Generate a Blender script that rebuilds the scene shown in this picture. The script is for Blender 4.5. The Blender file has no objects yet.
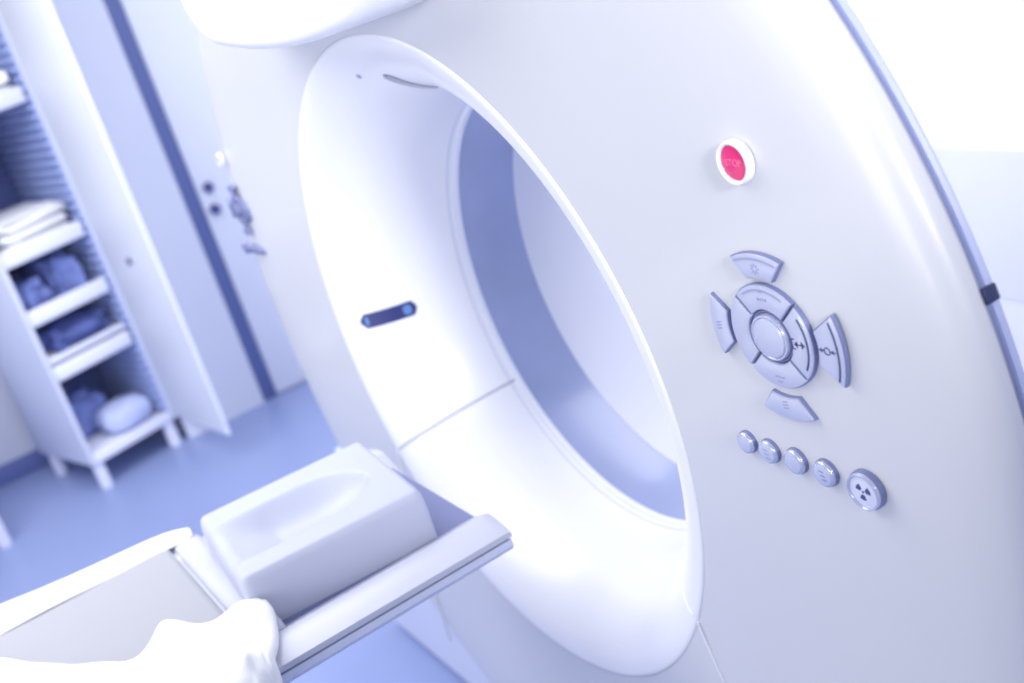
import bpy, bmesh, math, random
from mathutils import Vector, Matrix
random.seed(4)
S = bpy.context.scene
COL = S.collection
PI = math.pi
FLOOR = -0.98          # everything is measured from the bore centre, lifted onto z = 0 floor at the end

# ------------------------------------------------------------------ materials
def srgb(r, g, b):
    f = lambda c: (c / 255) / 12.92 if c <= 10 else (((c / 255) + .055) / 1.055) ** 2.4
    return (f(r), f(g), f(b), 1)

def mat(name, col, rough=.5, metal=0., coat=0., noise=0., nscale=8., bump=0., bscale=60., spec=.5, sss=0.):
    m = bpy.data.materials.new(name); m.use_nodes = True
    nt = m.node_tree; b = nt.nodes['Principled BSDF']
    b.inputs['Base Color'].default_value = col
    b.inputs['Roughness'].default_value = rough
    b.inputs['Metallic'].default_value = metal
    b.inputs['Coat Weight'].default_value = coat
    b.inputs['Coat Roughness'].default_value = .12
    b.inputs['Specular IOR Level'].default_value = spec
    tc = nt.nodes.new('ShaderNodeTexCoord')
    if noise:
        n = nt.nodes.new('ShaderNodeTexNoise'); n.inputs['Scale'].default_value = nscale
        n.inputs['Detail'].default_value = 4
        nt.links.new(tc.outputs['Object'], n.inputs['Vector'])
        mx = nt.nodes.new('ShaderNodeMix'); mx.data_type = 'RGBA'
        mx.inputs[6].default_value = tuple(c * (1 - noise) for c in col[:3]) + (1,)
        mx.inputs[7].default_value = tuple(min(1, c * (1 + noise)) for c in col[:3]) + (1,)
        nt.links.new(n.outputs['Fac'], mx.inputs[0])
        nt.links.new(mx.outputs[2], b.inputs['Base Color'])
    if bump:
        n2 = nt.nodes.new('ShaderNodeTexNoise'); n2.inputs['Scale'].default_value = bscale
        nt.links.new(tc.outputs['Object'], n2.inputs['Vector'])
        bp = nt.nodes.new('ShaderNodeBump'); bp.inputs['Strength'].default_value = bump
        bp.inputs['Distance'].default_value = .002
        nt.links.new(n2.outputs['Fac'], bp.inputs['Height'])
        nt.links.new(bp.outputs['Normal'], b.inputs['Normal'])
    return m

M = dict(
    cover=mat('gantry_cover_plastic', (.690, .697, .735, 1), .32, coat=.25, noise=.012, nscale=5),
    funnel=mat('bore_white_plastic', (.93, .935, .97, 1), .3, coat=.2, noise=.01),
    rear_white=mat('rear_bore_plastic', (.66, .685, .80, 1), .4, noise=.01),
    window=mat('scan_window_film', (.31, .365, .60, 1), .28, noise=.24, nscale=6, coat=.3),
    flange=mat('flange_plastic', (.86, .88, .95, 1), .3),
    seam=mat('seam_grey', (.30, .31, .44, 1), .6),  # grey of the flare seam and the microphone hole
    seam_light=mat('seam_light_gasket', (.93, .94, 1, 1), .5),
    bead=mat('edge_bead_lavender', (.50, .55, .80, 1), .35),
    bead_dark=mat('edge_groove_blue', (.25, .29, .52, 1), .5),
    latch=mat('latch_navy', (.03, .04, .12, 1), .4),
    hood=mat('hood_white', (.93, .94, .97, 1), .35, noise=.01),
    base=mat('gantry_base_plastic', (.72, .76, .92, 1), .45, noise=.015),
    lens=mat('laser_window_glass', (.035, .045, .17, 1), .12, coat=.6),
    lens_spot=mat('laser_lens_blue', (.12, .24, .55, 1), .12, coat=.6),
    key=mat('key_silver_blue', (.60, .63, .80, 1), .34, metal=.25, noise=.02, nscale=40),
    key_edge=mat('key_rim_chrome', (.62, .65, .82, 1), .22, metal=.5),
    key_dark=mat('key_dark_blue', (.22, .25, .45, 1), .4, metal=.2),  # side-wall shade put into the key outlines; also dulls the far keys
    key_cap=mat('key_cap_satin', (.60, .63, .80, 1), .4, metal=.2),
    mark=mat('key_print_navy', (.07, .08, .22, 1), .6),
    mark_soft=mat('key_print_faint', (.36, .39, .60, 1), .6),
    white=mat('bezel_white', (.95, .95, .98, 1), .3, coat=.3),
    red=mat('stop_red', (.84, .018, .19, 1), .3, coat=.4, noise=.03, nscale=30),
    red_mark=mat('stop_print', (.93, .20, .38, 1), .5),
    pale=mat('xray_key_pale', (.70, .74, .90, 1), .35),
    cradle=mat('cradle_composite', (.58, .60, .71, 1), .35, coat=.15, noise=.012),
    mattress=mat('mattress_vinyl', (.41, .42, .475, 1), .55, noise=.012, bump=.05, bscale=200),
    pad=mat('headrest_foam', (.52, .55, .685, 1), .5, noise=.012, bump=.03, bscale=150),
    rail=mat('rail_grey', (.62, .66, .84, 1), .35),
    groove=mat('table_groove', (.22, .25, .45, 1), .6),
    sheet=mat('white_cotton', (.95, .955, .975, 1), .85, noise=.01, bump=.15, bscale=400),
    floor=mat('floor_vinyl_blue', (.26, .325, .585, 1), .38, noise=.05, nscale=3),
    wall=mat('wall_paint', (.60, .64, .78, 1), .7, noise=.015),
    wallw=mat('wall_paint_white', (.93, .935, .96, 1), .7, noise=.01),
    wallband=mat('wall_band_grey', (.83, .845, .90, 1), .6, noise=.01),
    strip=mat('door_gasket_blue', (.095, .13, .33, 1), .5),
    skirting=mat('skirting_blue', (.13, .17, .42, 1), .5),
    door=mat('door_laminate', (.66, .70, .83, 1), .5, noise=.015),
    cab=mat('cabinet_laminate', (.68, .72, .87, 1), .5, noise=.02),
    cabdoor=mat('cabinet_door_laminate', (.84, .87, .95, 1), .5, noise=.015),
    cabin=mat('cabinet_inside_shade', (.09, .12, .32, 1), .6),  # back panel darkened to carry the shade inside the cabinet
    rack=mat('runner_rack_shade', (.36, .44, .74, 1), .5),  # blue tone stands in for the deep shade around the ribs
    tray=mat('tray_plastic', (.74, .77, .92, 1), .45),
    navy=mat('navy_metal', (.05, .07, .22, 1), .4),
    leg=mat('leg_white', (.74, .77, .93, 1), .4),
    linen=mat('linen_white', (.92, .93, .97, 1), .85, noise=.05, nscale=20, bump=.3, bscale=60),
    bluecloth=mat('blue_wrap', (.16, .21, .50, 1), .8, noise=.5, nscale=22, bump=.4, bscale=40),
    darkcloth=mat('dark_blue_wrap', (.08, .11, .32, 1), .8, noise=.5, nscale=20, bump=.4, bscale=40),
    palecloth=mat('pale_blue_pack', (.50, .57, .85, 1), .7, noise=.2, nscale=16),
)

# ------------------------------------------------------------------ helpers
def link(name, bm, m, parent=None, smooth=True, recalc=True, angle=None):
    if recalc:
        bmesh.ops.recalc_face_normals(bm, faces=bm.faces[:])
    me = bpy.data.meshes.new(name)
    bm.to_mesh(me); bm.free()
    if isinstance(m, (list, tuple)):
        for q in m: me.materials.append(M[q])
    else:
        me.materials.append(M[m])
    if smooth:
        for p in me.polygons: p.use_smooth = True
        me.set_sharp_from_angle(angle=math.radians(angle or 40))
    o = bpy.data.objects.new(name, me); COL.objects.link(o)
    if parent is not None:
        o.parent = parent
        # meshes are written in world measure: take off the position of every ancestor Empty
        if parent.get('_world', 0):
            q = parent
            while q.parent is not None: q = q.parent
            me.transform(Matrix.Translation(-q.location))
            o['_world'] = 1
    return o

def tag(o, label=None, cat=None, group=None, kind=None):
    if label: o['label'] = label
    if cat: o['category'] = cat
    if group: o['group'] = group
    if kind: o['kind'] = kind
    return o

def empty(name, loc, label, cat, group=None, rz=0, world=True):
    o = bpy.data.objects.new(name, None); COL.objects.link(o)
    o.location = loc; o.rotation_euler.z = rz
    o.empty_display_size = .05
    if world: o['_world'] = 1
    return tag(o, label, cat, group)

def box_bm(lo, hi, bev=0., seg=2, bm=None):
    own = bm is None
    b = bmesh.new()
    bmesh.ops.create_cube(b, size=1)
    for v in b.verts:
        v.co = Vector([(lo[i] + hi[i]) / 2 + v.co[i] * (hi[i] - lo[i]) for i in range(3)])
    if bev:
        bmesh.ops.bevel(b, geom=b.edges[:], offset=bev, segments=seg, affect='EDGES', profile=.5)
    if own: return b
    me = bpy.data.meshes.new('tmp'); b.to_mesh(me); b.free(); bm.from_mesh(me); bpy.data.meshes.remove(me)
    return bm

def revolve(profile, seg=192, a0=0., a1=2 * PI, closed=True):
    """profile of (R, y) turned about the bore axis (y)"""
    bm = bmesh.new(); full = abs(a1 - a0 - 2 * PI) < 1e-6
    n = seg if full else seg + 1
    rows = []
    for i in range(n):
        a = a0 + (a1 - a0) * i / seg
        rows.append([bm.verts.new((r * math.cos(a), y, r * math.sin(a))) for r, y in profile])
    k = len(profile)
    for i in range(seg):
        A, B = rows[i], rows[(i + 1) % n]
        for j in range(k if closed else k - 1):
            bm.faces.new((A[j], A[(j + 1) % k], B[(j + 1) % k], B[j]))
    if not full and closed:
        bm.faces.new(rows[0]); bm.faces.new(rows[-1][::-1])
    return bm

def tube_bm(pts, r, n=8, closed=False, bm=None):
    bm = bm or bmesh.new()
    pts = [Vector(p) for p in pts]; rings = []
    N = len(pts)
    for i, p in enumerate(pts):
        if closed: t = pts[(i + 1) % N] - pts[i - 1]
        else: t = pts[min(i + 1, N - 1)] - pts[max(i - 1, 0)]
        t.normalize()
        u = t.cross(Vector((0, 0, 1)))
        if u.length < .1: u = t.cross(Vector((0, 1, 0)))
        u.normalize(); w = t.cross(u)
        rr = r[i] if isinstance(r, (list, tuple)) else r
        rings.append([bm.verts.new(p + rr * (math.cos(2 * PI * k / n) * u + math.sin(2 * PI * k / n) * w)) for k in range(n)])
    for i in range(N if closed else N - 1):
        A, B = rings[i], rings[(i + 1) % N]
        for k in range(n): bm.faces.new((A[k], A[(k + 1) % n], B[(k + 1) % n], B[k]))
    if not closed:
        bm.faces.new(rings[0][::-1]); bm.faces.new(rings[-1])
    return bm

def loft(sections, caps=True):
    bm = bmesh.new(); R = [[bm.verts.new(p) for p in s] for s in sections]
    k = len(R[0])
    for A, B in zip(R, R[1:]):
        for j in range(k): bm.faces.new((A[j], A[(j + 1) % k], B[(j + 1) % k], B[j]))
    if caps:
        bm.faces.new(R[0][::-1]); bm.faces.new(R[-1])
    return bm

def prism_bm(pts2, y0, y1, bev=0., seg=2):
    """outline of (x, z) pushed from y0 (front) to y1 (back), front rim bevelled"""
    bm = bmesh.new()
    F = [bm.verts.new((x, y0, z)) for x, z in pts2]; B = [bm.verts.new((x, y1, z)) for x, z in pts2]
    ff = bm.faces.new(F); bm.faces.new(B[::-1]); n = len(F)
    for i in range(n): bm.faces.new((F[i], B[i], B[(i + 1) % n], F[(i + 1) % n]))
    bmesh.ops.recalc_face_normals(bm, faces=bm.faces[:])
    if bev:
        bm.edges.ensure_lookup_table()
        bmesh.ops.bevel(bm, geom=list(ff.edges), offset=bev, segments=seg, affect='EDGES', profile=.5)
    return bm

# ------------------------------------------------------------------ the room
def structure(name, bm, m, **k): return tag(link(name, bm, m, **k), kind='structure')

structure('floor', box_bm((-4.2, -3.2, FLOOR - .08), (3.2, 1.6, FLOOR)), 'floor', smooth=False)
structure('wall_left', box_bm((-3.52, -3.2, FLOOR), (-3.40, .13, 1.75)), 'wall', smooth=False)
structure('wall_right', box_bm((3.08, -3.2, FLOOR), (3.2, 1.5, 1.75)), 'wall', smooth=False)  # unseen wall, added to hold world light off the +x faces
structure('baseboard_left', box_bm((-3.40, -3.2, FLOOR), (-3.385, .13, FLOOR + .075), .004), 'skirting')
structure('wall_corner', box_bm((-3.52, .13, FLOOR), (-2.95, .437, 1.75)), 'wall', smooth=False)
structure('trim_1', box_bm((-3.10, .437, FLOOR), (-2.952, .492, 1.75), .004), 'strip')
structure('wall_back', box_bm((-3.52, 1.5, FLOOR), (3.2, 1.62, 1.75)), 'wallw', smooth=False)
structure('trim_2', box_bm((-2.9, 1.4975, -.623), (3.08, 1.5, -.262)), 'wallband')
dr = structure('door_1', box_bm((-3.00, .495, FLOOR + .006), (-2.955, 1.40, 1.2), .004), 'door')
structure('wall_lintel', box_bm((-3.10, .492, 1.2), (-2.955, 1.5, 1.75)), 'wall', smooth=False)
def disc_x(x0, x1, y, z, r, n=32):   # a disc lying against a wall that faces +x
    bm = bmesh.new()
    bmesh.ops.create_cone(bm, cap_ends=True, segments=n, radius1=r, radius2=r * .85, depth=x1 - x0,
                          matrix=Matrix.Translation(((x0 + x1) / 2, y, z)) @ Matrix.Rotation(PI / 2, 4, 'Y'))
    return bm
link('lock_escutcheon', disc_x(-2.956, -2.940, .538, -.151, .020), 'navy', dr)
link('lock_cylinder', disc_x(-2.956, -2.935, .532, -.232, .020), 'navy', dr)

# ------------------------------------------------------------------ the scanner
SC = empty('ct_scanner', (0, .3, FLOOR), 'large white ring-shaped CT scanner with a round open bore and silver control keys', 'medical scanner')

def fun(t):                                                # bore flare: t 0 = lip, 1 = scan window
    a = t * PI / 2
    return .335 + .115 * (1 - math.sin(a)), .207 * (1 - math.cos(a))
def funR(y): return .335 + .115 * (1 - math.sin(math.acos(1 - y / .207)))

ring = lambda R, y, n=256: [(R * math.cos(2 * PI * i / n), y, R * math.sin(2 * PI * i / n)) for i in range(n)]
# front cover: flat dish, rounded shoulder, rim
prof = [(.4505, .0012), (.50, 0), (.56, 0), (.62, 0), (.66, .0002), (.70, .001), (.735, .0026), (.765, .0048), (.783, .0066), (.790, .0077), (.802, .0105), (.815, .0147),
        (.825, .0205), (.8315, .0280), (.8335, .0350), (.8325, .042), (.829, .049), (.815, .055), (.70, .05), (.46, .05)]
cover = link('front_cover', revolve(prof, 256), 'cover', SC, angle=55)
# bore flare
pf = [(.4505, .004)] + [(.4500, .0012), (.448, .0002), (.444, .0)] + [fun(.11 + .89 * i / 30) for i in range(31)]
pf += [(.335, .2075), (.350, .2075), (.40, .12), (.44, .05)]
bore = link('bore_flare', revolve(pf, 256), 'funnel', SC, angle=60)
link('bore_flange', revolve([(.3345, .196), (.3318, .1985), (.3318, .207), (.345, .207), (.345, .196)], 192), 'flange', SC)
link('flange_groove', tube_bm(ring(funR(.188) - .0001, .188), .0009, 6, True), 'rail', bore)
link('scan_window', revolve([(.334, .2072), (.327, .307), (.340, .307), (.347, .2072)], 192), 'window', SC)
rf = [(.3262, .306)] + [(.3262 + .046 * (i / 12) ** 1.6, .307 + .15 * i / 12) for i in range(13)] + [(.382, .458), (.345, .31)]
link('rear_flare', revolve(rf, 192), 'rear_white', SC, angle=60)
link('rear_cover', revolve([(.825, .062), (.72, .078), (.58, .13), (.48, .21), (.41, .34), (.385, .458), (.379, .458), (.39, .34), (.44, .20), (.56, .105), (.80, .06)], 192), 'hood', SC, angle=60)
bead = link('edge_bead', tube_bm(ring(.8262, .0575), .0054, 8, True), 'bead', SC)
link('bead_groove', tube_bm(ring(.8290, .0510), .0019, 6, True), 'bead_dark', bead)
a = math.radians(14.6)
lat = box_bm((-.0055, -.008, -.0065), (.0050, .006, .0065), .0015)
bmesh.ops.transform(lat, matrix=Matrix.Translation((.828 * math.cos(a), .055, .828 * math.sin(a))) @ Matrix.Rotation(-a, 4, 'Y'), verts=lat.verts[:])
link('latch', lat, 'latch', SC)

# seams
ang = math.radians(211)
for s, nm in ((1, 'funnel_seam'), (-1, 'funnel_seam')):
    ca = s * math.cos(ang)
    link(nm, tube_bm([((fun(t)[0] + .0002) * ca, fun(t)[1], (fun(t)[0] + .0002) * math.sin(ang)) for t in [.05 + .93 * i / 24 for i in range(25)]], .0014, 6),
         'seam' if s == 1 else 'seam_light', bore)
    pts = [(-s * .386, -.0003, -.233), (-s * .408, -.0003, -.310), (-s * .438, -.0003, -.42), (-s * .46, -.0003, -.52), (-s * .47, -.0003, -.66)]
    link('cover_seam', tube_bm(pts, .0017, 6), 'seam_light', cover)

# laser windows in the flare: left (9 o'clock) and top (12 o'clock), and a tiny microphone hole
def slot_on_flare(ac, hw, y0, y1, depth=.0022, n=14, m=10, lift=.0):
    bm = bmesh.new(); rows = []
    for i in range(n + 1):
        f = i / n; y = y0 + (y1 - y0) * f
        e = min(f, 1 - f) * (y1 - y0) / hw * 1.6
        w = hw * (1 if e >= 1 else math.sqrt(max(0, 1 - (1 - e) ** 2)) * .75 + .25)
        r = funR(y) - .0008 - lift
        rows.append([bm.verts.new((r * math.cos(ac + w * (2 * j / m - 1) / r), y - .0006, r * math.sin(ac + w * (2 * j / m - 1) / r))) for j in range(m + 1)])
    fs = []
    for i in range(n):
        for j in range(m): fs.append(bm.faces.new((rows[i][j], rows[i][j + 1], rows[i + 1][j + 1], rows[i + 1][j])))
    bmesh.ops.recalc_face_normals(bm, faces=fs)
    g = bmesh.ops.extrude_face_region(bm, geom=fs)
    for v in g['geom']:
        if isinstance(v, bmesh.types.BMVert):
            l = math.hypot(v.co.x, v.co.z); q = (l + depth) / l; v.co.x *= q; v.co.z *= q; v.co.y += depth * .6
    return bm
lw = link('laser_window', slot_on_flare(math.radians(181.2), .0125, .0205, .101), 'lens', SC)
link('lens', slot_on_flare(math.radians(181.2), .0105, .026, .031, lift=.0006), 'lens_spot', lw)
link('lens', slot_on_flare(math.radians(181.2), .008, .080, .093, lift=.0006), 'lens_spot', lw)
link('laser_window', slot_on_flare(math.radians(93.5), .0125, .027, .090), 'lens', SC)
link('microphone_hole', slot_on_flare(math.radians(101.6), .0035, .0165, .021), 'seam', SC)

# display hood above the bore
out = []
hw, top = .308, 1.02
for i in range(41):
    x = -hw + 2 * hw * i / 40
    e = max(0, (abs(x) - (hw - .09)) / .09)
    out.append((x, .464 + .30 * (x + .02) ** 2 + .09 * (1 - math.sqrt(max(0, 1 - e * e)))))
out += [(hw * math.cos(t) , .80 + .22 * math.sin(t)) for t in [PI * i / 24 for i in range(25)]]
link('display_hood', prism_bm(out, -.102, .03, .012, 4), 'hood', SC, angle=50)

# base behind the dish
bm = loft([[(-1.13, .095, FLOOR), (1.13, .095, FLOOR), (1.13, .55, FLOOR), (-1.13, .55, FLOOR)],
           [(-1.14, .095, -.60), (1.14, .095, -.60), (1.14, .55, -.60), (-1.14, .55, -.60)],
           [(-1.14, .095, -.50), (1.14, .095, -.50), (1.14, .5, -.50), (-1.14, .5, -.50)],
           [(-.95, .10, -.455), (.95, .10, -.455), (.95, .44, -.455), (-.95, .44, -.455)]])
bmesh.ops.bevel(bm, geom=bm.edges[:], offset=.015, segments=2, affect='EDGES')
link('base', bm, 'base', SC, angle=35)

# ---- control keys (both flanks of the bore carry the same set)
def arc(cx, cz, r, a0, a1, n): return [(cx + r * math.cos(math.radians(a0 + (a1 - a0) * i / n)), cz + r * math.sin(math.radians(a0 + (a1 - a0) * i / n))) for i in range(n + 1)]
def disc_bm(cx, cz, r, y0, y1, bev, n=48): return prism_bm(arc(cx, cz, r, 0, 360 * (n - 1) / n, n - 1), y0, y1, bev)
def annulus_bm(cx, cz, r0, r1, y0, y1, n=56, round_=.35):
    bm = bmesh.new(); rows = []
    pr = [(r0, y1), (r0, y0 + .001), (r0 + (r1 - r0) * .3, y0), (r1 - (r1 - r0) * .3, y0), (r1, y0 + (y1 - y0) * round_), (r1, y1)]
    for i in range(n):
        a_ = 2 * PI * i / n; rows.append([bm.verts.new((cx + r * math.cos(a_), y, cz + r * math.sin(a_))) for r, y in pr])
    for i in range(n):
        A, B = rows[i], rows[(i + 1) % n]
        for j in range(6): bm.faces.new((A[j], A[(j + 1) % 6], B[(j + 1) % 6], B[j]))
    return bm
def bar_bm(p, q, w, y, d=.0004, bm=None):           # printed stroke on a key face
    bm = bm or bmesh.new()
    p, q = Vector(p), Vector(q); t = (q - p).normalized() * 1; nrm = Vector((-t.y, t.x)) * w / 2
    pts = [p + nrm, q + nrm, q - nrm, p - nrm]
    F = [bm.verts.new((a_.x, y - d, a_.y)) for a_ in pts]; B = [bm.verts.new((a_.x, y, a_.y)) for a_ in pts]
    bm.faces.new(F); bm.faces.new(B[::-1])
    for i in range(4): bm.faces.new((F[i], B[i], B[(i + 1) % 4], F[(i + 1) % 4]))
    return bm
def poly_bm(pts, y, d=.0004, bm=None):
    bm = bm or bmesh.new()
    F = [bm.verts.new((x, y - d, z)) for x, z in pts]; B = [bm.verts.new((x, y, z)) for x, z in pts]
    bm.faces.new(F); bm.faces.new(B[::-1]); n = len(F)
    for i in range(n): bm.faces.new((F[i], B[i], B[(i + 1) % n], F[(i + 1) % n]))
    return bm
def arcline_bm(cx, cz, r, a0, a1, w, y, n=14, d=.0005, bm=None):
    return poly_bm(arc(cx, cz, r + w / 2, a0, a1, n) + arc(cx, cz, r - w / 2, a1, a0, n), y, d, bm)

H = .0055                     # height of a key above the cover
def controls(sx):
    near = sx > 0
    before = set(bpy.data.objects)
    cx, cz = .6278 * sx, .1692
    def A(a0): return a0 if sx > 0 else 180 - a0
    def keypoly(r0, r1, a, h0, h1, rot=0):
        i = arc(cx, cz, r0, a - h0, a + h0, 10); o = arc(cx, cz, r1, a + h1, a - h1, 14)
        return i + o
    c = link('centre_button', disc_bm(cx, cz, .0180, -.0085, .001, .002), 'key_cap', SC, angle=30)
    link('button_rim', annulus_bm(cx, cz, .0181, .0212, -.0072, .001), 'key_edge', c)
    link('button_shade_ring', annulus_bm(cx, cz, .0214, .0242, -.003, .001), 'key_dark', c)
    for a in (90, 180, 270, 0):
        a_ = A(a)
        k = link('ring_key', prism_bm(keypoly(.0252, .0468, a_, 41.5, 43), -H, .001, .0009), 'key', SC, angle=30)
        link('key_shade_skirt', prism_bm(keypoly(.0244, .0478, a_, 43.4, 44), -H * .62, .001, .0004), 'key_dark', k, angle=30)  # dark outline standing in for the shaded key sides
        if near:
            lm = 'mark' if a == 0 else 'mark_soft'
            if a in (90, 0):
                link('indicator_line', arcline_bm(cx, cz, .0430, a - 32, a + 32, .0017, -H), lm, k)
            if a == 0:
                x = cx + .0325; z = cz - .0005; b = bmesh.new()
                for q in (((x - .007, z + .0045), (x - .007, z - .0045)), ((x - .007, z + .0045), (x - .0035, z + .0045)), ((x - .007, z - .0045), (x - .0035, z - .0045)),
                          ((x - .004, z), (x + .005, z))): bar_bm(*q, .0008, -H, bm=b)
                poly_bm([(x - .0045, z), (x - .001, z + .003), (x - .001, z - .003)], -H, bm=b)
                poly_bm([(x + .0075, z), (x + .0035, z + .0035), (x + .0035, z - .0035)], -H, bm=b)
                link('table_move_symbol', b, 'mark', k, smooth=False)
            if a == 90:
                b = poly_bm([(cx - .0025, cz + .041), (cx + .0025, cz + .041), (cx, cz + .045 - .0005)], -H)
                for i in range(4): bar_bm((cx - .0045 + .003 * i, cz + .0335), (cx - .0045 + .003 * i, cz + .0358), .0016, -H, bm=b)
                link('tilt_symbol', b, 'mark_soft', k, smooth=False)
            if a == 270:
                b = bmesh.new()
                for i in range(3): bar_bm((cx - .004 + .004 * i, cz - .0365), (cx - .0015 + .004 * i, cz - .0365), .0016, -H, bm=b)
                bar_bm((cx - .002, cz - .041), (cx + .003, cz - .041), .0014, -H, bm=b)
                link('tilt_symbol', b, 'mark_soft', k, smooth=False)
    for a in (90, 180, 270, 0):
        a_ = A(a)
        r0, r1 = {90: (.0535, .0745), 180: (.0535, .0735), 270: (.0570, .0775), 0: (.0545, .0795)}[a]
        k = link('outer_key', prism_bm(keypoly(r0, r1, a_, 15.5, 22.5), -H, .001, .0010), 'key', SC, angle=30)
        link('key_shade_skirt', prism_bm(keypoly(r0 - .0008, r1 + .0009, a_, 16.6, 23.4), -H * .62, .001, .0004), 'key_dark', k, angle=30)
        if near:
            r1 -= .0036
            if a in (90, 0):
                link('indicator_line', arcline_bm(cx, cz, r1, a - 20, a + 20, .0017, -H), 'mark' if a == 0 else 'mark_soft', k)
            ux, uz = math.cos(math.radians(a)), math.sin(math.radians(a))
            x, z = cx + .0640 * ux, cz + .0640 * uz
            b = bmesh.new()
            if a == 90:
                for i in range(8):
                    t = i * PI / 4; bar_bm((x + .002 * math.cos(t), z - .002 + .002 * math.sin(t)), (x + .005 * math.cos(t), z - .002 + .005 * math.sin(t)), .0010, -H, bm=b)
                link('lamp_symbol', b, 'mark_soft', k, smooth=False)
            elif a == 0:
                x += .0005
                arcline_bm(x, z, .0031, 0, 180, .0009, -H, bm=b); arcline_bm(x, z, .0031, 180, 360, .0009, -H, bm=b)
                for s in (-1, 1):
                    bar_bm((x + s * .0095, z), (x + s * .005, z), .0008, -H, bm=b)
                    poly_bm([(x + s * .0038, z), (x + s * .0068, z + .0022), (x + s * .0068, z - .0022)], -H, bm=b)
                link('centring_symbol', b, 'mark', k, smooth=False)
            else:
                for i in range(3): bar_bm((x - .003, z - .003 + .003 * i), (x + .003, z - .002 + .003 * i), .0011, -H, bm=b)
                link('key_symbol', b, 'mark_soft', k, smooth=False)
    for i, (x, z, r) in enumerate(((.5585, .0485, .0105), (.5875, .047, .0112), (.6205, .0465, .0118), (.6555, .0450, .0122))):
        k = link('round_button', disc_bm(x * sx, z, r, -.0065, .001, .0018), 'key_edge', SC, angle=50)
        link('key_shade_skirt', annulus_bm(x * sx, z, r * .96, r * 1.07, -.0035, .001), 'key_dark', k)
        link('button_cap', disc_bm(x * sx, z, r * .78, -.0070, -.0062, .0003), 'key', k, angle=30)
        if near and i in (1, 3):
            b = bmesh.new()
            for q in range(3): bar_bm((x - .003 + .001 * q, z + .004 - .004 * q), (x + .002 + .001 * q, z + .0035 - .004 * q), .0011, -.0070, bm=b)
            link('button_symbol', b, 'mark_soft' if i == 1 else 'bead_dark', k, smooth=False)
    x, z = .7000 * sx, .0425
    k = link('xray_button', annulus_bm(x, z, .0146, .0171, -.008, .001), 'key_edge', SC)
    link('key_shade_skirt', annulus_bm(x, z, .0168, .0180, -.0045, .001), 'key_dark', k)
    link('button_cap', disc_bm(x, z, .0147, -.0062, .001, .0006), 'pale', k, angle=30)
    if near:
        b = poly_bm(arc(x, z, .0011, 0, 330, 11), -.0062)
        for a in (20, 140, 260):
            poly_bm(arc(x, z, .0078, a - 26, a + 26, 8) + arc(x, z, .0030, a + 26, a - 26, 4), -.0062, bm=b)
        link('radiation_symbol', b, 'mark', k, smooth=False)
    # stop button
    x, z = .6300 * sx, .3215
    k = link('stop_button', annulus_bm(x, z, .0148, .0185, -.0062, .001), 'white', SC, angle=50)
    cap = link('button_cap', disc_bm(x, z, .0147, -.0045, .001, .0015), 'red' if near else 'white', k, angle=30)
    if near: tag(cap, 'round red push cap of the stop button')
    if near:
        cu = bpy.data.curves.new('lettering', 'FONT'); cu.body = 'STOP'; cu.size = .0080; cu.align_x = 'CENTER'; cu.align_y = 'CENTER'; cu.extrude = .0002
        cu.materials.append(M['red_mark'])
        tmp = bpy.data.objects.new('lettering', cu); COL.objects.link(tmp)
        bpy.context.view_layer.update()
        me = bpy.data.meshes.new_from_object(tmp.evaluated_get(bpy.context.evaluated_depsgraph_get()))
        bpy.data.objects.remove(tmp)
        me.transform(Matrix.Translation(Vector((x, -.0046, z)) - SC.location) @ Matrix.Rotation(PI / 2, 4, 'X'))
        o = bpy.data.objects.new('lettering', me); COL.objects.link(o); o.parent = k
    if not near:                                   # the far flank carries a smaller set, close to the rim
        T = Matrix.Translation(-SC.location)
        Q = Matrix.Translation((-.745, .001, .165)) @ Matrix.Diagonal((.62, 1, .62, 1)) @ Matrix.Translation((.629, 0, -.169))
        for o in set(bpy.data.objects) - before:
            o.data.transform(T @ Q @ T.inverted())
            if not o.name.startswith('stop'): o.data.materials[0] = M['key_dark']
controls(1); controls(-1)

# ------------------------------------------------------------------ patient table
TB = empty('patient_table', (0, -1.7, FLOOR), 'long narrow patient table cantilevered towards the scanner bore', 'table')
def ctop(x, k=1.):
    a_ = abs(x)
    if a_ <= .15: return -.150 + .039 * (a_ / .15) ** 2
    e = (a_ - .15) / .05
    return -.111 - .0095 * e * e
xs = [-.2 + .4 * i / 48 for i in range(49)]
def csec(y, sx=1., dz=0., th=.008):
    top_ = [(x * sx, y, ctop(x) + dz) for x in xs]
    low = [(x * sx * .995, y, min(ctop(x) - th, -.1275) + dz) for x in reversed(xs)]
    return top_ + low
ys = [-2.3, -1.6, -.9, -.5, -.3, -.16, -.115, -.104, -.100]
link('cradle', loft([csec(y, 1 if y < -.11 else (.998 if y < -.102 else .992), 0 if y < -.11 else (-.0006 if y < -.102 else -.003), .008 if y < -.11 else .006) for y in ys]), 'cradle', TB, angle=50)
def rsec(y, w, z0, z1): return [(-w, y, z0), (w, y, z0), (w + .002, y, (z0 + z1) / 2), (w - .004, y, z1), (-w + .004, y, z1), (-w - .002, y, (z0 + z1) / 2)]
link('side_groove', loft([rsec(-2.3, .1945, -.1265, -.1315), rsec(-.106, .1945, -.1265, -.1315)]), 'groove', TB, angle=30)  # dark strip between cradle and side rail
link('side_rail', loft([rsec(-2.3, .199, -.1312, -.146), rsec(-.103, .199, -.1312, -.146)]), 'rail', TB, angle=30)
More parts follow.
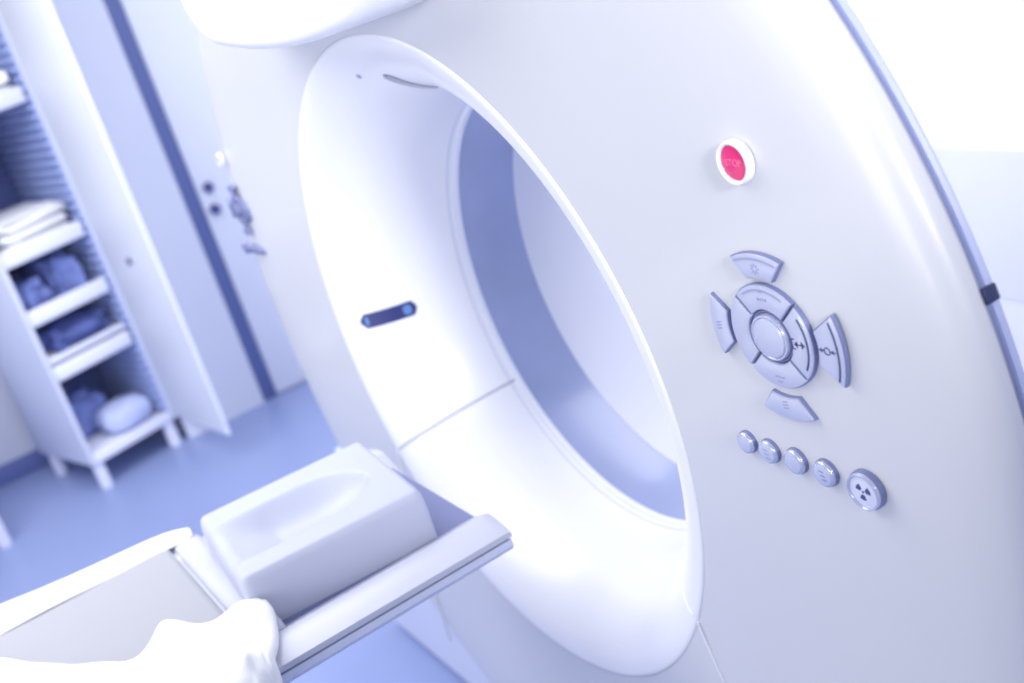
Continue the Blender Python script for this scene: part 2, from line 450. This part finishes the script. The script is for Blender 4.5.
# mattress on the far part and the joint band between mattress and head end
def msec(y, w, zt, zb, r=.012):
    p = []
    for i in range(33):
        x = -w + 2 * w * i / 32
        e = max(0, (abs(x) - (w - r)) / r)
        p.append((x, y, zt - r * (1 - math.sqrt(max(0, 1 - e * e)))))
    return p + [(x, y, max(zb, ctop(max(-.2, min(.2, x))) - .004)) for x in [w * (1 - 2 * i / 32) for i in range(33)]]
link('mattress', loft([msec(-2.25, .2, -.104, -.17, .006), msec(-.425, .2, -.104, -.17, .006), msec(-.417, .198, -.106, -.17, .006), msec(-.414, .194, -.112, -.17, .006)]), 'mattress', TB, angle=50)
jb = link('joint_band', loft([msec(-.4105, .168, -.112, -.17), msec(-.407, .168, -.1075, -.17), msec(-.398, .168, -.1055, -.17), msec(-.385, .168, -.1055, -.17), msec(-.374, .168, -.108, -.17), msec(-.371, .168, -.113, -.17)]), 'cradle', TB, angle=50)
jb.data.transform(Matrix.Translation((-.031, 0, 0)))
link('joint_groove', box_bm((-.192, -.4142, -.135), (.192, -.4102, -.1135)), 'rail', TB, smooth=False)
bm = box_bm((-.17, -2.25, FLOOR + .05), (.17, -1.45, -.16), .03, 3)
link('pedestal', bm, 'base', TB)
link('foot_plate', box_bm((-.3, -2.4, FLOOR), (.3, -1.3, FLOOR + .05), .012), 'rail', TB)

# headrest: foam block with a trough for the head
HP = empty('headrest_cushion', (0, -.265, -.113), 'pale grey foam headrest block with a scooped hollow on the table end', 'cushion')
def trough(x, y):
    cx = .004
    ey = min(1, max(0, (-.183 - y) / .075)); ey = math.sqrt(max(0, 1 - (1 - ey) ** 2))
    w = .066 * ey + 1e-5
    q = 1 - ((x - cx) / w) ** 2 if ey > 0 else 0
    fade = min(1, max(.35, (y + .40) / .09))
    if q <= 0: return 0
    return .036 * fade * (q * q * (3 - 2 * q)) ** .75 * ey
def psec(y, w, drop):
    p = []
    r = .010
    zt = -.0565 - drop
    n = 60
    for i in range(n + 1):
        x = -w + 2 * w * i / n
        e = max(0, (abs(x) - (w - r)) / r)
        p.append((x, y, zt - r * (1 - math.sqrt(max(0, 1 - e * e))) - trough(x, y)))
    p.append((w + .001, y, -.092))
    for i in range(n + 1):
        x = w * (1 - 2 * i / n); p.append((x, y, ctop(x) + .0005))
    p.append((-w - .001, y, -.092))
    return p
sec = [psec(-.3855, .103, .016), psec(-.384, .107, .008), psec(-.3815, .1095, .003), psec(-.377, .111, .0005)]
sec += [psec(-.372 + .2135 * i / 60, .111, 0) for i in range(61)]
sec += [psec(-.1555, .1105, .0006), psec(-.1525, .1095, .003), psec(-.1505, .107, .008), psec(-.1495, .104, .015)]
fb = link('foam_block', loft(sec), 'pad', HP, angle=60)
HP.rotation_euler.z = math.radians(-4.5)

# sheets
def fold(x, y): return .5 * math.sin(21 * x + 13 * y + 1) + .35 * math.sin(37 * y - 18 * x + .4) + .25 * math.sin(61 * x + 47 * y)
xin = [(-2.0, -.17), (-.80, -.17), (-.70, -.15), (-.649, -.10), (-.59, -.005), (-.54, .062), (-.524, .070), (-.502, .056), (-.482, .040), (-.468, .056), (-.455, .076), (-.44, .084), (-.42, .085), (-.405, .088), (-.392, .097), (-.386, .108)]
def lerp(tab, t):
    for (a_, u), (b_, v) in zip(tab, tab[1:]):
        if t <= b_: return u + (v - u) * max(0, (t - a_)) / (b_ - a_)
    return tab[-1][1]
def cloth(rows, name, lab, cat, grp=None, m='sheet', th=.003):
    bm = bmesh.new(); R = [[bm.verts.new(p) for p in r] for r in rows]
    for A, B in zip(R, R[1:]):
        for j in range(len(A) - 1): bm.faces.new((A[j], A[j + 1], B[j + 1], B[j]))
    o = link(name, bm, m, angle=80)
    md = o.modifiers.new('thickness', 'SOLIDIFY'); md.thickness = th; md.offset = 0
    md = o.modifiers.new('smooth', 'SUBSURF'); md.levels = md.render_levels = 1
    return tag(o, lab, cat, grp)
rows = []
NY, NV = 90, 46
for i in range(NY + 1):
    f = (i / NY); y = -1.5 + (1.5 - .386) * (1 - (1 - f) ** 1.7)
    x0 = lerp(xin, y)
    row = []
    for j in range(NV + 1):
        v = j / NV
        s = v * (.205 - x0 + .20)                      # length along the cloth from its inner edge
        xw = .205 - x0
        if s <= xw: x, z, yy = x0 + s, 0., y
        elif s <= xw + .02:
            t = (s - xw) / .02 * PI / 2; x, z, yy = .205 + .0127 * math.sin(t), -.0127 * (1 - math.cos(t)), y
        else: x, z, yy = .2177 + .010 * math.sin(30 * y + 2), -.0127 - (s - xw - .02), y
        end = max(0, 1 - (-.386 - y) / .10)             # close to the head end
        lift = .006 + .005 * fold(x, y) + .004 * math.exp(-(s / .02) ** 2)
        lift += .010 * math.exp(-(((x - .050) / .035) ** 2 + ((y + .478) / .018) ** 2))
        lift += .008 * math.exp(-(((x - .12) / .04) ** 2 + ((y + .392) / .02) ** 2))
        lift += .014 * max(0, 1 - abs(y + .413 - .10 * max(0, .13 - x)) / .027) * max(0, min(1, (x - .06) / .05))
        if s > xw: lift *= .4
        yy += .012 * end * math.sin(26 * s + .6) - .020 * end * max(0, min(1, (s - xw + .08) / .08))
        yy -= .007 * end * max(0, min(1, (x - .105) / .04)) * (1 if s <= xw else max(0, 1 - (s - xw) / .05))
        row.append((x, yy, -.104 + z + max(.003, lift)))
    rows.append(row)
for dy, dz in ((.0035, -.003), (.0045, -.010), (.001, -.016), (-.010, -.019)):      # hem turned down at the head end
    rows.append([(x, y + dy, z + dz * (1 if x > .112 else .25)) for x, y, z in rows[NY]])
cloth(rows, 'bed_sheet', 'rumpled white sheet spread over the near half of the patient table', 'sheet')
rows = []
for i in range(61):
    y = -1.6 + (1.6 - .378) * i / 60
    row = []
    taper = min(1, (-.376 - y) / .03) ** .5 if y > -.406 else 1
    for j in range(19):
        t = j / 18
        w = .022 + .045 * min(1, (-.38 - y) / .25 if y < -.38 else 0)
        if t < .6:
            q = t / .6; x = -.180 - w * q * 1.25 * taper - .008 * q; z = -.1046 + .0024 * min(1, q * 4) + .004 * math.sin(PI * q)
        else:
            q = (t - .6) / .4; x = -.188 - w * 1.25 * taper - .012 * q; z = -.1022 - .11 * q
        row.append((x, y, z + .002 * math.sin(19 * y + 5 * t)))
    rows.append(row)
cloth(rows, 'bed_sheet', 'white sheet strip along the far edge of the patient table', 'sheet')

# ------------------------------------------------------------------ storage cabinet by the left wall (local axes: x out of the front, y to its right)
CR = math.radians(15.5)
CW, CD, CH = .355, .42, 1.95
CB = empty('storage_cabinet', (-2.845, -.228, FLOOR), 'pale open storage cabinet on short legs with trays of linen', 'cabinet', rz=CR, world=False)
def cbox(name, lo, hi, m, parent=CB, bev=.004): return link(name, box_bm(lo, hi, bev), m, parent)
cbox('side_panel', (-CD, 0, .10), (0, .018, CH), 'cab')
cbox('side_panel', (-CD, CW - .018, .10), (0, CW, CH), 'cab')
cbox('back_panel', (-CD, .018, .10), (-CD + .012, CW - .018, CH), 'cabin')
cbox('base_board', (-CD, .018, .10), (.002, CW - .018, .135), 'tray')
cbox('top_panel', (-CD, .018, CH - .02), (0, CW - .018, CH), 'cab')
for x, y in ((-.03, .03), (-.03, CW - .03), (-CD + .04, .03), (-CD + .04, CW - .03)):
    bm = tube_bm([(x, y, 0), (x, y, .012), (x, y, .102)], [.021, .023, .021], 16)
    link('leg', bm, 'leg', CB)
# ribbed runner on the inside of the right panel
bm = bmesh.new(); z = .16
box_bm((-CD + .02, CW - .024, .14), (-.004, CW - .018, CH - .03), bm=bm)
while z < CH - .06:
    box_bm((-CD + .02, CW - .040, z), (-.006, CW - .022, z + .014), .002, 1, bm=bm); z += .032
link('runner_rack', bm, 'rack', CB)
for zt in (.632, .842, 1.315, .428):
    t = cbox('tray', (-CD + .03, .021, zt), (-.010, CW - .046, zt + .012), 'tray', bev=.003)
    h = .052 if zt != .428 else .050
    link('tray_front', box_bm((-.012, .019, zt - .004), (.006, CW - .040, zt + h), .006), 'tray', t)
t = cbox('tray', (-CD + .03, .021, .492), (-.012, CW - .046, .500), 'tray', bev=.002)
link('tray_front', box_bm((-.014, .019, .488), (.002, CW - .040, .508), .003), 'tray', t)
# open door on the right front edge
d = link('door', box_bm((0, -.006, .115), (.445, .006, CH), .0025), 'cabdoor', CB)
d.location = (.008, CW - .004, 0); d.rotation_euler.z = math.radians(-7)
link('lock', box_bm((.215, -.016, .730), (.240, -.008, .752), .004), 'navy', d)

def lump(name, size, m, seed, loc, lab, cat, grp=None, rough=.18, flat=.5, freq=7):
    """soft folded bundle: rounded block with creases, standing on its base"""
    rnd = random.Random(seed); ph = [rnd.uniform(0, 6) for _ in range(9)]
    bm = bmesh.new(); bmesh.ops.create_icosphere(bm, subdivisions=4, radius=1)
    for v in bm.verts:
        c = v.co.copy()
        q = Vector([math.copysign(abs(k) ** flat, k) for k in c])
        n = 1 + rough * (math.sin(freq * c.x + ph[0]) * math.sin(freq * .8 * c.y + ph[1]) + .6 * math.sin(freq * 1.7 * c.z + 3 * c.x + ph[2]) * math.sin(freq * 1.3 * c.x + ph[3]))
        v.co = Vector((q.x * size[0] / 2 * n, q.y * size[1] / 2 * n, max(0, (q.z * n + 1) / 2) * size[2]))
    o = link(name, bm, m, angle=80)
    o.location = Vector(CB.location) + Matrix.Rotation(CR, 3, 'Z') @ Vector(loc)
    o.rotation_euler.z = CR
    return tag(o, lab, cat, grp)
cy = CW / 2
def stack(zt, n, hs, name, m, lab0, grp, seed, W=.25):
    for i in range(n):
        rnd = random.Random(seed + i)
        bm = bmesh.new()
        secs = []
        for k in range(9):
            x = -.34 + .325 * k / 8
            w = W / 2 - (.006 if k in (0, 8) else 0) + rnd.uniform(-.006, .006); dz = rnd.uniform(-.003, .003); h = hs[i]
            s = []
            for j in range(16):
                a_ = 2 * PI * j / 16
                cx_ = math.copysign(abs(math.cos(a_)) ** .35, math.cos(a_)); cz_ = math.copysign(abs(math.sin(a_)) ** .5, math.sin(a_))
                s.append((x + .012 * rnd.uniform(-1, 1) * (k == 8), cy + w * cx_, h / 2 * .985 + h / 2 * .93 * cz_ * (.93 if k in (0, 8) else 1) + (dz if cz_ > 0 else 0)))
            secs.append(s)
        bm.free()
        o = link(name, loft(secs), m, angle=80)
        z0 = zt + .012 + sum(hs[:i])
        o.location = Vector(CB.location) + Vector((0, 0, z0)); o.rotation_euler.z = CR + rnd.uniform(-.02, .02)
        tag(o, lab0[i], 'linen', grp)
stack(.842, 3, [.046, .040, .036], 'folded_linen', 'linen',
      ['lowest white folded sheet on the tray at mid height of the cabinet', 'middle white folded sheet of the pile on the mid height tray', 'topmost white folded sheet of the pile on the mid height tray'],
      'folded linen on the middle tray', 20)
stack(1.315, 2, [.055, .05], 'folded_linen', 'linen',
      ['lower white folded towel on the uppermost visible tray', 'upper white folded towel on the uppermost visible tray'], 'folded linen on the upper tray', 50)
lump('wrapped_bundle', (.27, .105, .115), 'bluecloth', 3, (-.17, .092, .644), 'mid blue cloth bundle on the left of the tray under the white linen', 'bundle', 'blue bundles on the tray')
lump('wrapped_bundle', (.27, .105, .150), 'bluecloth', 8, (-.17, .222, .644), 'taller mid blue cloth bundle on the right of the tray under the white linen', 'bundle', 'blue bundles on the tray')
lump('wrapped_bundle', (.30, .22, .085), 'darkcloth', 5, (-.18, cy, .500), 'flat dark blue bundle on the lowest tray of the cabinet', 'bundle')
lump('wrapped_bundle', (.20, .15, .16), 'bluecloth', 12, (-.26, .130, .135), 'blue cloth bundle on the cabinet floor behind the white pillow', 'bundle')
lump('small_pillow', (.17, .19, .105), 'palecloth', 15, (-.088, .218, .135), 'small pale oval pillow lying on the cabinet floor', 'pillow', rough=.05, flat=.8)

# second unit at the frame's left edge, of which the photo shows one leg
T2 = empty('side_trolley', (-2.80, -.585, FLOOR), 'white trolley on a thin round leg at the left edge of the blue floor', 'trolley', world=False)
for x, y in ((0, 0), (-.36, 0), (0, -.5), (-.36, -.5)):
    link('leg', tube_bm([(x, y, 0), (x, y, .012), (x, y, .14)], [.021, .023, .020], 16), 'leg', T2)
link('tray', box_bm((-.39, -.53, .14), (.03, .025, .17), .006), 'tray', T2)
link('worktop', box_bm((-.39, -.53, .62), (.03, .0, .65), .006), 'tray', T2)
for y in (-.52, -.02): link('side_frame', box_bm((-.37, y, .17), (.0, y + .015, .62), .004), 'leg', T2)

# ------------------------------------------------------------------ light, sky, camera
w = bpy.data.worlds.new('World'); S.world = w; w.use_nodes = True
bg = w.node_tree.nodes['Background']; bg.inputs[0].default_value = (.74, .80, 1, 1); bg.inputs[1].default_value = .40
def area(name, loc, target, sx, sy, power, col=(1, 1, 1)):
    l = bpy.data.lights.new(name, 'AREA'); l.shape = 'RECTANGLE'; l.size = sx; l.size_y = sy; l.energy = power; l.color = col
    o = bpy.data.objects.new(name, l); COL.objects.link(o); o.location = loc
    o.rotation_euler = (Vector(target) - Vector(loc)).to_track_quat('-Z', 'Y').to_euler()
    o['kind'] = 'helper'
    return o
area('ceiling_or_fill_light', (-1.0, -1.0, 1.55), (-.9, -1.0, 0), 3.2, 1.8, 62, (1, .985, .97))
area('front_fill_light', (1.2, -3.0, .5), (-.1, 0, .1), 1.6, 1.2, 22, (1, .985, .97))  # added front fill, set low to lift light into the bore flare
area('ceiling_or_fill_light', (-1.9, -.6, 1.6), (-3.0, .1, -.4), 1.6, 1.2, 8, (1, .99, .98))  # added fill that brightens the left walls
area('ceiling_or_fill_light', (-.4, 1.0, 1.6), (-.4, 1.3, -.5), 2.4, .5, 21, (1, .985, .97))  # added fill behind the gantry to whiten the back wall
sp = bpy.data.lights.new('flare_fill_spot', 'SPOT'); sp.energy = 190; sp.spot_size = math.radians(22); sp.spot_blend = .7; sp.shadow_soft_size = .22; sp.color = (1, .985, .97)  # added spot, no real lamp: whitens the left side of the flare
so = bpy.data.objects.new('flare_fill_spot', sp); COL.objects.link(so); so.location = (2.6, -.42, 1.05); so['kind'] = 'helper'
so.rotation_euler = (Vector((-.4, .05, .20)) - Vector(so.location)).to_track_quat('-Z', 'Y').to_euler()

cam = bpy.data.cameras.new('camera'); co = bpy.data.objects.new('camera', cam); COL.objects.link(co)
R0 = Vector((0.51224271, 0.17005579, -0.84183634)), Vector((0.81156705, -0.41656233, 0.40967639)), Vector((-0.28100946, -0.89306039, -0.35139269))
# rows of the world-to-camera turn (right, down, forward)
right = Vector((R0[0][0], R0[1][0], R0[2][0])); down = Vector((R0[0][1], R0[1][1], R0[2][1])); fwd = Vector((R0[0][2], R0[1][2], R0[2][2]))
mw = Matrix((( right.x, -down.x, -fwd.x, 1.36364598), (right.y, -down.y, -fwd.y, -0.59116065), (right.z, -down.z, -fwd.z, 0.57888487), (0, 0, 0, 1)))
co.matrix_world = mw
cam.sensor_width = 36; cam.sensor_fit = 'HORIZONTAL'; cam.lens = 1213.81 / 1024 * 36
cam.clip_start = .01
cam.dof.use_dof = True; cam.dof.focus_distance = 1.12; cam.dof.aperture_fstop = 4.2
S.camera = co

# lift the whole place so the floor is z = 0
for o in list(S.objects):
    if '_world' in o: del o['_world']
    if o.parent is None:
        if o is co: co.matrix_world = Matrix.Translation((0, 0, -FLOOR)) @ mw
        else: o.location.z -= FLOOR

S.view_settings.view_transform = 'Standard'; S.view_settings.look = 'None'
S.view_settings.gamma = 1; S.view_settings.exposure = .33; S.view_settings.use_curve_mapping = False
